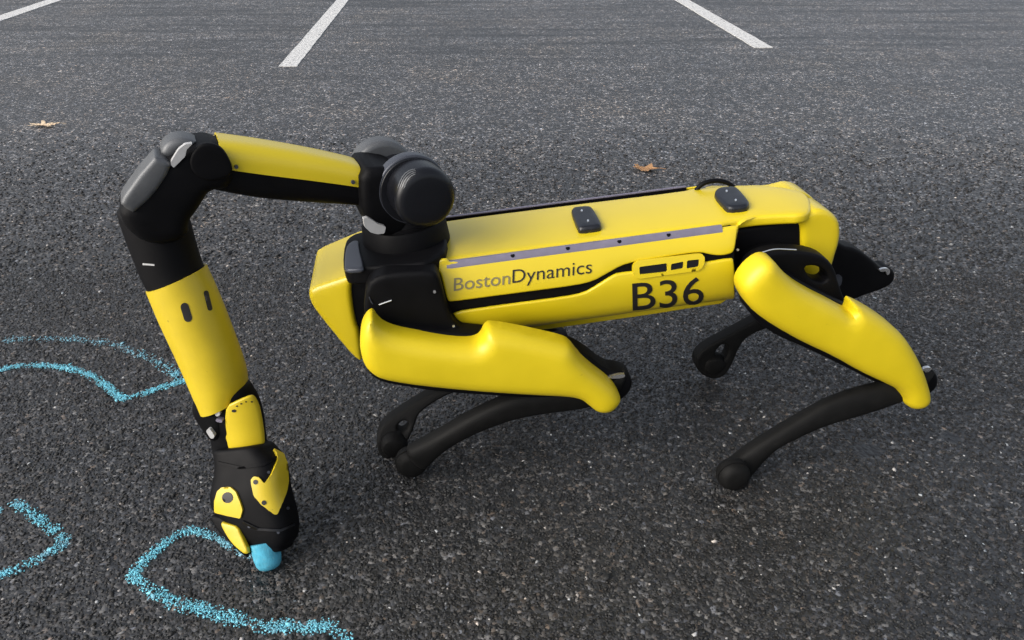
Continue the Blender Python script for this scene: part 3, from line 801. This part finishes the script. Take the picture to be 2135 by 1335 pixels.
# lettering --------------------------------------------------
def lettering(name, text, targets, p0, xdir, ydir, height, width, material, parent, bold=0., shear=0., thick=.0011, space=1.):
    cu = bpy.data.curves.new('t', 'FONT'); cu.body = text; cu.size = 1; cu.offset = bold; cu.space_character = space; cu.resolution_u = 4
    tmp = bpy.data.objects.new('t', cu); COL.objects.link(tmp)
    dg = bpy.context.evaluated_depsgraph_get(); me = tmp.evaluated_get(dg).to_mesh()
    bt = bmesh.new(); bt.from_mesh(me)
    bmesh.ops.remove_doubles(bt, verts=bt.verts, dist=1e-5)
    xs_ = [v.co.x for v in bt.verts]; g_ = (max(xs_) - min(xs_)) / width * 6
    for k in range(int((max(xs_) - min(xs_)) / g_) + 1):
        bmesh.ops.bisect_plane(bt, geom=bt.verts[:] + bt.edges[:] + bt.faces[:], plane_co=(min(xs_) + k * g_ + g_ * .37, 0, 0), plane_no=(1, 0, 0))
    for k in range(-8, 30):
        bmesh.ops.bisect_plane(bt, geom=bt.verts[:] + bt.edges[:] + bt.faces[:], plane_co=(0, k * g_ + .011, 0), plane_no=(0, 1, 0))
    bt.verts.index_update(); bt.verts.ensure_lookup_table()
    V = np.array([[v.co.x, v.co.y] for v in bt.verts]); F = [tuple(v.index for v in f.verts) for f in bt.faces]; bt.free()
    ed = {}
    for f in F:
        for i in range(len(f)):
            e = (f[i], f[(i + 1) % len(f)]); ed[e] = 1
    bd = [e for e in ed if (e[1], e[0]) not in ed]
    tmp.evaluated_get(dg).to_mesh_clear(); bpy.data.objects.remove(tmp); bpy.data.curves.remove(cu)
    capH = .69
    x0 = V[:, 0].min(); W = V[:, 0].max() - x0
    X = (V[:, 0] - x0) / W * width; Y = V[:, 1] / capH * height
    xd = np.array(xdir, float); xd /= np.linalg.norm(xd); yd = np.array(ydir, float); yd /= np.linalg.norm(yd)
    U = np.array(p0)[None] + X[:, None] * xd + Y[:, None] * yd
    P = []
    for u, v in U:
        h = hit(targets, u, v)
        P.append((h[0], h[1]) if h else (None, None))
    g = next(p for p in P if p[0] is not None)
    A = np.array([(p[0] + p[1] * thick) if p[0] is not None else g[0] for p in P]); B = np.array([(p[0] - p[1] * .0006) if p[0] is not None else g[0] for p in P]); n = len(A)
    FF = F + [tuple(i + n for i in f[::-1]) for f in F] + [(a, b, b + n, a + n) for a, b in bd]
    return link(name, np.vstack([A, B]), FF, material, parent, smooth=False)
xd = (1, -.128); yd = (.03, -1)
o = lettering('lettering', 'Boston', [up1], (946, 607), xd, yd, 27, 118, M['greyink'], core, bold=0); o['label'] = 'thin grey letters reading Boston'
o = lettering('lettering', 'Dynamics', [up1], (1068, 590.5), xd, yd, 28, 167, M['ink'], core, bold=-.006); o['label'] = 'black letters reading Dynamics'
o = lettering('lettering', 'B36', [lo1], (1319, 647), (1, -.095), (-.02, -1), 56, 149, M['ink'], core, bold=.001); o['label'] = 'large black marking B36'

# ------------------------------------------------------------ legs
def inner_thigh(L, near, far, tr, mat_=None, R=.008, holes=()):
    return slab('thigh', BODY, L, near, far, R, mat_ or M['black'], robot, tr=tr, grid=.02, holes=holes)

fn_cover = [(773, 655), (779, 657.4), (785, 668.5), (800, 682), (827, 692.4), (866, 700), (908, 706.5), (947, 711.3), (980, 712.8), (995, 711), (1004, 703), (1010, 689.4), (1017, 682), (1029, 681), (1070, 687), (1130, 700), (1174.5, 710.4), (1189.5, 718), (1207.5, 742), (1231, 763), (1267, 790), (1282, 805), (1291, 820), (1291, 829), (1279, 844), (1267, 850.6), (1249, 852), (1237, 848), (1222, 835), (1207.5, 824), (1183.5, 818), (1100, 814), (1010, 808), (920, 800), (845, 791), (794, 781), (773, 769), (758, 751), (751, 724), (750.5, 700), (753.5, 682), (761, 665.5)]
rn_cover = [(1597, 535.4), (1609.5, 539.5), (1626, 560), (1651, 585), (1688, 607.5), (1733, 630), (1762, 646), (1770, 647.5), (1773, 630), (1778.5, 628), (1811.5, 644.6), (1848.5, 669), (1877, 694), (1898, 725), (1914.5, 758), (1925, 787), (1933, 815.6), (1931, 830), (1914.5, 842), (1894, 845.7), (1879.5, 836), (1875, 820), (1861, 803), (1836, 791), (1782.6, 766), (1729, 735), (1667, 706.5), (1626, 684), (1585, 659), (1556, 634), (1541.6, 609.6), (1538, 593), (1543.6, 576.6), (1560, 556), (1580.7, 539.5)]
# near front leg
t1 = inner_thigh([(775, 700), (800, 672), (1000, 690), (1185, 712), (1219, 729), (1261, 763), (1294, 767), (1310, 774), (1315, 790), (1309, 808), (1290, 826), (1240, 843), (1180, 824), (1000, 814), (900, 806), (850, 797), (800, 789), (770, 772), (757, 740)], -.158, -.112, -.14)
slab('thigh_cover', BODY, fn_cover, -.202, -.150, .025, M['yellow_satin'], t1, tr=-.172, farR=.003, grid=.014, step=.006)
slab('knee_pin', BODY, [(1262, 789), (1280, 784), (1302, 781), (1304, 785), (1300, 789), (1282, 791)], -.163, -.155, .001, M['silver'], t1, grid=.01, step=.004)
# near rear leg
t2 = inner_thigh([(1560, 600), (1620, 556), (1700, 600), (1775, 640), (1850, 690), (1900, 740), (1922, 757), (1938, 764), (1947, 778), (1945, 797), (1932, 810), (1900, 832), (1800, 780), (1720, 740), (1665, 714), (1632, 701), (1600, 684), (1572, 664), (1546, 630)], -.158, -.112, -.14)
slab('thigh_cover', BODY, rn_cover, -.202, -.150, .025, M['yellow_satin'], t2, tr=-.172, farR=.003, grid=.014, step=.006)
slab('knee_pin', BODY, [(1922, 773), (1930, 768), (1942, 767), (1944, 771), (1938, 775), (1934, 785), (1930, 784), (1931, 776)], -.163, -.155, .001, M['silver'], t2, grid=.01, step=.004)
# hips (near)
h1 = slab('hip', BODY, [(764, 590), (790, 572), (830, 566), (900, 562), (914, 572), (924, 605), (934, 645), (948, 672), (975, 692), (1008, 700), (1004, 722), (940, 730), (860, 722), (800, 706), (772, 690), (757, 650)], -.138, -.060, .008, M['black'], robot, tr=-.13, keep_bvh=True)
h2 = slab('hip', BODY, [(1548, 585), (1552, 555), (1572, 533), (1605, 521), (1655, 518), (1695, 524), (1718, 534), (1734, 553), (1744, 590), (1762, 636), (1774, 656), (1700, 660), (1620, 650), (1560, 640), (1546, 615)], -.132, -.096, .006, M['black'], robot, tr=-.12, keep_bvh=True,
          holes=[[(1671, 551), (1690, 548), (1708, 555), (1719, 567), (1719, 580), (1706, 584), (1690, 579), (1677, 567)]])
slab('hip', BODY, [(1562, 560), (1600, 540), (1650, 530), (1668, 545), (1668, 600), (1600, 630), (1560, 620)], -.100, -.050, .01, M['black'], robot, tr=-.12)
path_tube('edge_glint_trim', [BODY.world(BODY.on_y(u, v, -.137)) for u, v in ((1562, 536), (1590, 526), (1614, 519), (1640, 520), (1660, 521))], .0011, M['silver'], h2, n=8)  # bright thin tube stands in for the glint along the hip's lit edge
path_tube('edge_glint_trim', [BODY.world(BODY.on_y(u, v, -.1395)) for u, v in ((791, 635.5), (803, 631), (816, 626.5))], .0013, M['silver'], h1, n=8)
path_tube('edge_glint_trim', [BODY.world(BODY.on_y(u, v, -.1395)) for u, v in ((770, 620), (774, 630), (777, 634))], .0009, M['darkgrey'], h1, n=8)
for u, v, rr in ((906, 608, 3.2), (945, 680, 2.6), (942, 706, 2.2)):
    drape('rivet', [h1], circle(u, v, rr, 10), M['silver'], h1, thick=.0015, grid=3, smooth_n=0)
drape('rivet', [hull], circle(1538, 521, 2.6, 10), M['silver'], core, thick=.0012, grid=3, smooth_n=0)

# far side hips and thighs
slab('hip', BODY, [(764, 590), (830, 566), (900, 562), (924, 605), (948, 672), (1008, 700), (940, 730), (800, 706), (757, 650)], .060, .135, .016, M['black'], robot, tr=-.12)
slab('hip', BODY, [(1548, 585), (1572, 533), (1655, 518), (1718, 534), (1744, 590), (1762, 636), (1700, 660), (1560, 640)], .060, .132, .012, M['black'], robot, tr=-.12)
# far front thigh: same build as the near one, mostly hidden by it
fft = [(800, 592), (900, 596), (1060, 640), (1140, 668), (1175, 690), (1186, 706), (1176, 722), (1150, 728), (1080, 722), (900, 700), (800, 680), (775, 640)]
t3 = inner_thigh(fft, .115, .158, .13)
slab('thigh_cover', BODY, fft, .150, .200, .03, M['yellow'], t3, tr=.13, grid=.02)
rft = [(1560, 470), (1600, 440), (1680, 460), (1750, 508), (1783, 515), (1811, 535), (1834, 557), (1850, 554), (1860, 562), (1861, 576), (1853, 589), (1838, 598), (1791, 614), (1758, 625), (1730, 612), (1640, 560), (1575, 520)]
t4 = inner_thigh(rft, .112, .158, .125)
slab('thigh_cover', BODY, [(1580, 500), (1620, 500), (1690, 520), (1750, 545), (1790, 560), (1815, 572), (1810, 590), (1780, 598), (1730, 595), (1640, 555)], .150, .200, .03, M['yellow'], t4, tr=.125, grid=.02)
slab('knee_pin', BODY, [(1832, 563), (1842, 559), (1853, 560), (1856, 566), (1852, 574), (1848, 572), (1848, 565), (1836, 567)], .106, .113, .001, M['silver'], t4, grid=.01, step=.004, tr=.108)
slab('knee_pin', BODY, [(1738, 580), (1750, 572), (1757, 580), (1752, 598), (1742, 596)], .106, .113, .001, M['darkgrey'], t4, grid=.01, step=.004, tr=.108)

# shanks and feet
def shank(pairs, surf, dep, foot_px, foot_r, foot_y, label=None, footh=None):
    s = tube_px('shank', BODY, pairs, dep, M['rubber'], robot, surf=surf, expo=2.6, cap=.6, n=20, slim=.90)
    c = BODY.world(BODY.on_y(*foot_px, foot_y))
    if footh is not None: c = ground(*foot_px, z=footh)
    f = revolve('foot', c, BODY.ey, [(-.021, .0001), (-.021, foot_r * .55), (-.018, foot_r * .76), (-.012, foot_r * .92), (-.0062, foot_r * .975), (-.0055, foot_r * .94), (-.0045, foot_r * .94), (-.004, foot_r), (.004, foot_r), (.0045, foot_r * .94), (.0055, foot_r * .94), (.0062, foot_r * .975), (.012, foot_r * .92), (.018, foot_r * .76), (.021, foot_r * .55), (.021, .0001)], M['rubber'], s, n=32)
    return s
yfn = lambda x, z: float(np.interp(z, [-.40, -.20], [-.125, -.150]))
shank([((1300, 770), (1272, 826), .016), ((1240, 795), (1232, 845), .017), ((1180, 808), (1187, 852), .018), ((1120, 813), (1130, 859), .018), ((1060, 822), (1072, 870), .018), ((1008, 845), (1020, 888), .018), ((965, 868), (978, 905), .018), ((925, 892), (940, 926), .018), ((885, 914), (912, 948), .019), ((850, 930), (893, 970), .019)], yfn, .018, (858, 962), .0300, -.125, footh=.0295)
yrn = lambda x, z: float(np.interp(z, [-.45, -.30], [-.185, -.155]))
shank([((1940, 768), (1900, 815), .016), ((1880, 782), (1890, 832), .017), ((1844, 792), (1850, 848), .018), ((1776, 808), (1790, 868), .018), ((1722, 829), (1740, 881), .018), ((1686, 850), (1697, 895), .018), ((1645, 875), (1657, 914), .018), ((1600, 902), (1618, 932), .018), ((1553, 932), (1592, 958), .019), ((1512, 965), (1566, 990), .019)], yrn, .018, (1528, 988), .0300, -.19, footh=.0295)

def far_shank(outline, hole, surf, half, label=None):
    s = slab('shank', BODY, outline, lambda x, z: surf(x, z) - half, lambda x, z: surf(x, z) + half, .006, M['rubber'], robot, tr=lambda x, z: surf(x, z) - half * .6, holes=[hole], grid=.012, step=.005)
    return s
def vec(f): return lambda x, z: f(np.asarray(z, float))
srf = vec(lambda z: np.interp(z, [-.48, -.42, -.25], [.118, .120, .135]))
s3 = far_shank([(1850, 560), (1700, 612), (1620, 645), (1574, 666.5), (1524, 693.5), (1470, 722), (1452, 740), (1448, 758), (1457, 776), (1477, 787), (1495, 789), (1513, 779), (1527, 755), (1538, 726), (1552.6, 704), (1581, 688), (1640, 672), (1740, 640), (1855, 590)],
               [(1506, 715), (1517, 719), (1518, 733), (1510, 750), (1500, 745), (1488, 736), (1496, 724)], srf, .016)
def ball(c, r, parent):
    return revolve('foot', c, BODY.ey, [(-.020, .0001), (-.020, r * .55), (-.017, r * .78), (-.010, r * .94), (0, r), (.010, r * .94), (.017, r * .78), (.020, r * .55), (.020, .0001)], M['rubber'], parent, n=32)
ball(BODY.world(BODY.on_y(1485, 757, .118)), .0265, s3)
sff = vec(lambda z: np.interp(z, [-.42, -.37, -.28, -.18], [-.050, -.035, .03, .12]))
s4 = far_shank([(1182, 690), (1060, 745), (980, 780), (932, 803), (890, 823), (845, 850), (806, 877), (791, 895), (786, 910), (786, 930), (791, 948), (809, 957), (830, 945), (850, 918), (864, 889), (869, 868), (884, 851), (920, 828), (960, 812), (1050, 775), (1186, 716)],
               [(827, 886), (842, 874), (852, 880), (851, 892), (840, 902), (829, 898)], sff, .015)
ball(BODY.world(BODY.on_y(822, 925, -.045)), .0260, s4)

# ------------------------------------------------------------ arm base and shoulder
SH = BODY.world((-.496, 0, .114))
E_ = np.array([-.473, 1.05, .597]); W_ = np.array([-.451, 1.0, .204]); TIP = ground(557, 1176)
plate = slab('arm_base', TOPF, [(733, 500), (760, 492), (900, 480), (926, 475), (936, 530), (905, 552), (880, 562), (756, 570), (722, 570), (716, 560), (720, 515)], -.022, .010, .006, M['black'], robot, tr=-.012, grid=.02)
slab('corner_plate', TOPF, [(731, 508), (748, 503), (750, 520), (760, 560), (755, 566), (722, 567), (718, 562), (721, 520)], -.026, -.018, .003, M['darkgrey'], plate, tr=-.022, grid=.012)
tc_ = BODY.world(TOPF.on_z(0, 0, 0) * 0 + 0) if False else None
cyl_c = BODY.world((-.505, 0, 0))
revolve('turret', BODY.world(np.array([BODY.on_y(843, 470, 0)[0], 0, 0])), BODY.ez, [(.0, .0001), (.0, .072), (.012, .073), (.046, .070), (.052, .067), (.0525, .0640), (.056, .0640), (.058, .060), (.070, .056), (.075, .050), (.075, .0001)], M['black'], plate, n=56)

AZ = (E_ - SH) * np.array([1, 1, 0]); AZ /= np.linalg.norm(AZ)
AXS = np.array([-AZ[1], AZ[0], 0]); AXS = AXS if AXS[1] < 0 else -AXS          # joint axis, pointing to the viewer's side
UZ = np.array([0, 0, 1.0])
ARMF = Frame(SH, -AZ, -AXS, UZ)     # x towards the shoulder, y away
def ac(u, v, y): return ARMF.world(ARMF.on_y(u, v, y))
# near round housing and its flange, far housing
far_c = ac(792, 352, .055)
sj = revolve('shoulder', ac(846, 398, -.02), AXS, rounded_prof(-.075, .030, .046, .010), M['black_gloss'], robot, n=48)
revolve('shoulder_flange', ac(857, 393, -.045), AXS, rounded_prof(-.012, .010, .0560, .003), M['darkgrey'], sj, n=64)
revolve('shoulder_disc', ac(857, 393, -.045), AXS, rounded_prof(.006, .0125, .0525, .002), M['black_gloss'], sj, n=64)  # black face leaves a paler flange rim, standing in for its lit edge
cap_ = revolve('shoulder_cap', ac(878, 404, -.082), AXS, [(-.034, .0001), (-.034, .0465), (.016, .0480), (.022, .0468), (.0265, .0440), (.0295, .0400), (.0308, .0340), (.0315, .020), (.0318, .0001)], M['black_gloss'], sj, n=64, keep_bvh=True)
revolve('shoulder_flange', ac(795, 353, .050), AXS, rounded_prof(-.020, .022, .0520, .009), M['grey'], sj, n=56)
for k in range(4):
    c_ = [(866, 352 + 3.4 * k), (848 + 2.2 * k, 357 + 3.6 * k), (836 + 3.4 * k, 372 + 2.6 * k), (829 + 4.2 * k, 392)]
    drape('vent_line', [cap_], chaikin(np.array(c_ + [(x + 1.6, y + 1.4) for x, y in c_[::-1]]), 0), M['grey'], cap_, thick=.0006, grid=6, smooth_n=1)
slab('bracket', ARMF, [(757, 455), (766, 453), (775, 458), (788, 467), (804, 472), (801, 486), (786, 488), (772, 484), (760, 473)], -.072, -.060, .002, M['white'], sj, tr=-.068, grid=.01, step=.004, keep_bvh=True, crisp=True)
slab('shoulder_yoke', ARMF, [(745, 345), (800, 340), (850, 360), (852, 450), (830, 485), (775, 482), (758, 450), (745, 420)], -.055, .045, .014, M['black'], sj, tr=-.03)

# ------------------------------------------------------------ upper arm
ua = tube_px('upper_arm', ARMF, [((405, 292), (404, 378), .038), ((450, 288), (446, 388), .038), ((540, 299), (537, 406), .036), ((650, 318), (650, 415), .035), ((735, 337), (733, 420), .034), ((775, 345), (772, 425), .034)], .036, M['black'], robot, expo=3.6, cap=.3, n=32, keep_bvh=True)
# angles: pairs run top -> bottom, 0 = bottom edge side, 180 = top
cov = tube_px('upper_arm_cover', ARMF, [((452, 288), (447, 388), .038), ((540, 299), (537, 406), .036), ((650, 318), (650, 415), .035), ((726, 335), (724, 419), .034), ((742, 340), (740, 420), .034)], .036, M['yellow'], ua, expo=3.6, n=24, arc=(91, 262), lift=.0006, thick=.0028, keep_bvh=True)
for u, v in ((492, 347), (735, 379)):
    drape('screw', [ua, cov], circle(u, v, 4.0, 10), M['darkgrey'], cov, thick=.0045, grid=3, smooth_n=0)

# ------------------------------------------------------------ elbow
el = slab('elbow', ARMF, [(395, 296), (430, 291), (455, 300), (472, 318), (484, 345), (488, 362), (470, 385), (434, 388), (421, 409), (410, 427), (391, 452), (392, 480), (350, 500), (300, 495), (266, 470), (250, 442), (249, 425), (285, 385), (330, 330), (370, 305)], -.046, .046, .020, M['black'], robot, tr=-.012, grid=.014, keep_bvh=True)
slab('elbow_plate', ARMF, [(412, 300), (440, 297), (462, 306), (476, 326), (486, 350), (480, 366), (455, 374), (430, 378), (400, 360), (392, 330)], -.051, -.040, .004, M['black'], el, tr=-.046, grid=.014, smooth_n=2)
slab('elbow_shell', ARMF, [(323, 326), (345, 334), (358, 343), (348, 366), (328, 396), (308, 419), (279, 444), (264, 436), (251, 425), (257, 410), (290, 364)], -.0505, -.006, .007, M['grey'], el, tr=-.046, farR=.002, grid=.01, step=.005, crisp=True)
slab('hinge', ARMF, [(334, 318), (337, 302), (350, 289), (372, 282), (395, 285), (412, 293), (395, 302), (378, 312), (366, 330), (350, 330)], -.030, .020, .010, M['grey'], el, tr=-.012, grid=.01, step=.005, label='light grey round hinge')
slab('hinge', ARMF, [(357, 336), (372, 312), (386, 301), (402, 299), (389, 312), (386, 326), (362, 350), (356, 343)], -.053, -.040, .002, M['white'], el, tr=-.05, grid=.01, step=.005, label='pale bracket of the elbow', crisp=True)

# ------------------------------------------------------------ forearm
def camera_side_frame(o, a, b):
    az = (a - b) / np.linalg.norm(a - b)
    n = np.array([0.0, 1.0, 0.0]) + .12 * RT; n -= az * (n @ az); n /= np.linalg.norm(n)
    x = np.cross(n, az); return Frame(o, x, n, az)
FA = camera_side_frame(E_, E_, W_)
fb = tube_px('forearm', FA, [((250, 440), (392, 462)), ((262, 480), (399, 488)), ((282, 530), (408, 522)), ((300, 575), (419, 558)), ((318, 604), (428, 578)), ((368, 716), (480, 700)), ((396, 778), (505, 765)), ((419, 826), (510, 806)), ((430, 843), (508, 820))], .044, M['black'], robot, expo=2.1, cap=.35, n=36, keep_bvh=True, slim=.93)
fc = tube_px('forearm_cover', FA, [((316, 598), (421, 560)), ((340, 660), (446, 611)), ((368, 718), (476, 688)), ((396, 779), (504, 765)), ((412, 815), (510, 798)), ((428, 848), (508, 822))], .044, M['yellow_worn'], fb, expo=2.1, n=32, slim=.92, arc=(-70, 152), lift=.0008, thick=.003, keep_bvh=True)
for (u, v, L, w_, a) in ((388.5, 651.5, 41, 17, math.radians(73)), (433.5, 627, 43, 10, math.radians(76))):
    drape('slot', [fc], capsule(u, v, L, w_, a), M['ink'], fc, thick=.0006, grid=4, smooth_n=0)
drape('label_strip', [fb], [(298, 549), (322, 551), (322, 554.5), (298, 552.5)], M['white'], fb, thick=.0006, grid=4, smooth_n=0)

# ------------------------------------------------------------ wrist
GR = camera_side_frame(W_, W_, TIP)
wr = tube_px('wrist', FA, [((425, 822), (520, 812)), ((428, 850), (536, 835)), ((438, 880), (545, 868)), ((446, 915), (549, 903)), ((452, 950), (552, 930)), ((456, 965), (556, 948))], .036, M['black'], robot, expo=2.3, cap=.3, n=32, keep_bvh=True)
slab('wrist_joint', FA, [(410, 822), (425, 818), (445, 850), (470, 860), (473, 905), (450, 914), (437, 902), (420, 876), (406, 853)], -.038, .030, .010, M['black'], wr, tr=-.02, grid=.012)
wt = [(472, 846), (498, 834), (520, 825), (529, 827), (538, 842.7), (544.6, 869), (549.6, 905), (551, 928), (540, 938), (525, 946), (498, 954.5), (466, 955.5), (456, 950), (450.5, 915), (474, 913.5), (469, 879)]
def wsurf(off):
    def f(x, z):
        x = np.asarray(x, float); return -np.sqrt(np.maximum(1e-5, .040 ** 2 - (.86 * np.clip(x - wc, -.045, .045)) ** 2)) - off
    return f
wc = float(FA.on_y(500, 890, -.03)[0])
wcov = slab('wrist_cover', FA, wt, wsurf(.002), wsurf(-.006), .003, M['yellow_worn'], wr, tr=wsurf(.0), grid=.008, step=.004, keep_bvh=True)
for u, v, a in ((454, 855, 1.3), (441, 902, 1.0), (459, 875, .2)):
    slab('connector', FA, capsule(u, v, 22 if a > .5 else 14, 10 if a > .5 else 6, a), -.046, -.030, .002, M['white'] if a > .5 else M['rail'], wr, tr=-.04, grid=.008, step=.003)
for u, v, rr in ((488, 857, 5), (494, 847, 2.5), (503, 842, 2.5), (513, 838, 2.2), (525, 838, 2.5), (467, 921, 3)):
    drape('screw_hole', [wcov], circle(u, v, rr, 9, ry=rr * .6), M['ink'], wcov, thick=.0006, grid=3, smooth_n=0)

# ------------------------------------------------------------ gripper
gp = tube_px('gripper', GR, [((454, 945), (568, 932), .034), ((457, 975), (590, 955), .037), ((452, 1005), (597, 985), .040), ((447, 1030), (600, 1020), .042), ((452, 1062), (611, 1052), .040), ((492, 1095), (619, 1090), .036), ((512, 1120), (618, 1122), .031), ((530, 1134), (606, 1136), .026)], .04, M['black'], robot, expo=3.4, cap=.25, n=44, keep_bvh=True, slim=.91)
def gsurf(off, c=None):
    c = float(GR.on_y(533, 1030, -.03)[0]) if c is None else c
    def f(x, z):
        x = np.asarray(x, float); return -.043 + 7.0 * np.clip(x - c, -.06, .06) ** 2 - off
    return f
gpl = drape('gripper_plate', [gp], [(568, 938), (588, 948), (596, 968), (598, 1004), (594, 1027), (577, 1073), (571, 1072), (544.6, 1050), (531, 1033), (526, 1010), (525, 1000), (531, 993), (541, 995), (551, 1008), (563, 992), (576, 960), (574, 948)], M['yellow_worn'], gp, thick=.004, grid=6, sink=.002, crisp=8, keep_bvh=True)
gpr = drape('gripper_plate', [gp], [(456, 1024), (465, 1016), (482, 1015), (494, 1025), (502, 1044), (508, 1062), (503, 1080), (475, 1074), (450, 1067), (450, 1044)], M['yellow_worn'], gp, thick=.0035, grid=6, sink=.002, crisp=8, keep_bvh=True)
for t_, c in ((gpl, (533, 1005.5, 5)), (gpl, (550.5, 1048.5, 5)), (gpr, (474.7, 1037.7, 11.5))):
    drape('screw_hole', [t_], circle(*c, 14), M['ink'], t_, thick=.0007, grid=4, smooth_n=0)
for u, v in ((560, 985), (600, 1060), (520, 1098), (580, 1110)):
    drape('screw', [gp], circle(u, v, 3.2, 9), M['darkgrey'], gp, thick=.001, grid=3, smooth_n=0)
drape('jaw_edge', [gp], [(508, 1085), (540, 1100), (585, 1103), (612, 1092), (612, 1096), (585, 1108), (539, 1105), (508, 1090)], M['black_gloss'], gp, thick=.003, grid=6, smooth_n=0)
drape('collar_ring', [gp], [(456, 962), (500, 972), (550, 966), (578, 950), (578, 955), (550, 972), (500, 978), (456, 968)], M['black'], gp, thick=.0025, grid=6, smooth_n=0)
jaw = slab('jaw', GR, [(446, 1068), (475, 1075), (503, 1083), (507, 1110), (528, 1150), (520, 1158), (500, 1140), (470, 1112), (452, 1090)], -.034, .030, .006, M['black'], robot, tr=-.02, grid=.01, step=.005)
slab('jaw_cover', GR, [(459, 1087), (480, 1092), (498, 1098), (505, 1116), (521, 1151), (514, 1156), (500, 1146), (485, 1132), (472, 1113)], -.040, -.030, .003, M['yellow_worn'], jaw, tr=-.036, grid=.01, step=.004)

# chalk stick held in the jaws
cb_ = ground(559, 1168, z=.018); axc = (GR.world((0, 0, 1)) - GR.o); axc /= np.linalg.norm(axc)
ck = revolve('chalk_stick', cb_, axc, [(-.0155, .0001), (-.0150, .009), (-.012, .0155), (-.006, .0195), (.004, .0215), (.015, .022), (.030, .022), (.031, .0001)], M['chalk'], None, n=36)
tag(ck, 'thick sky blue chalk stick gripped upright with its rounded end on the asphalt', 'chalk')
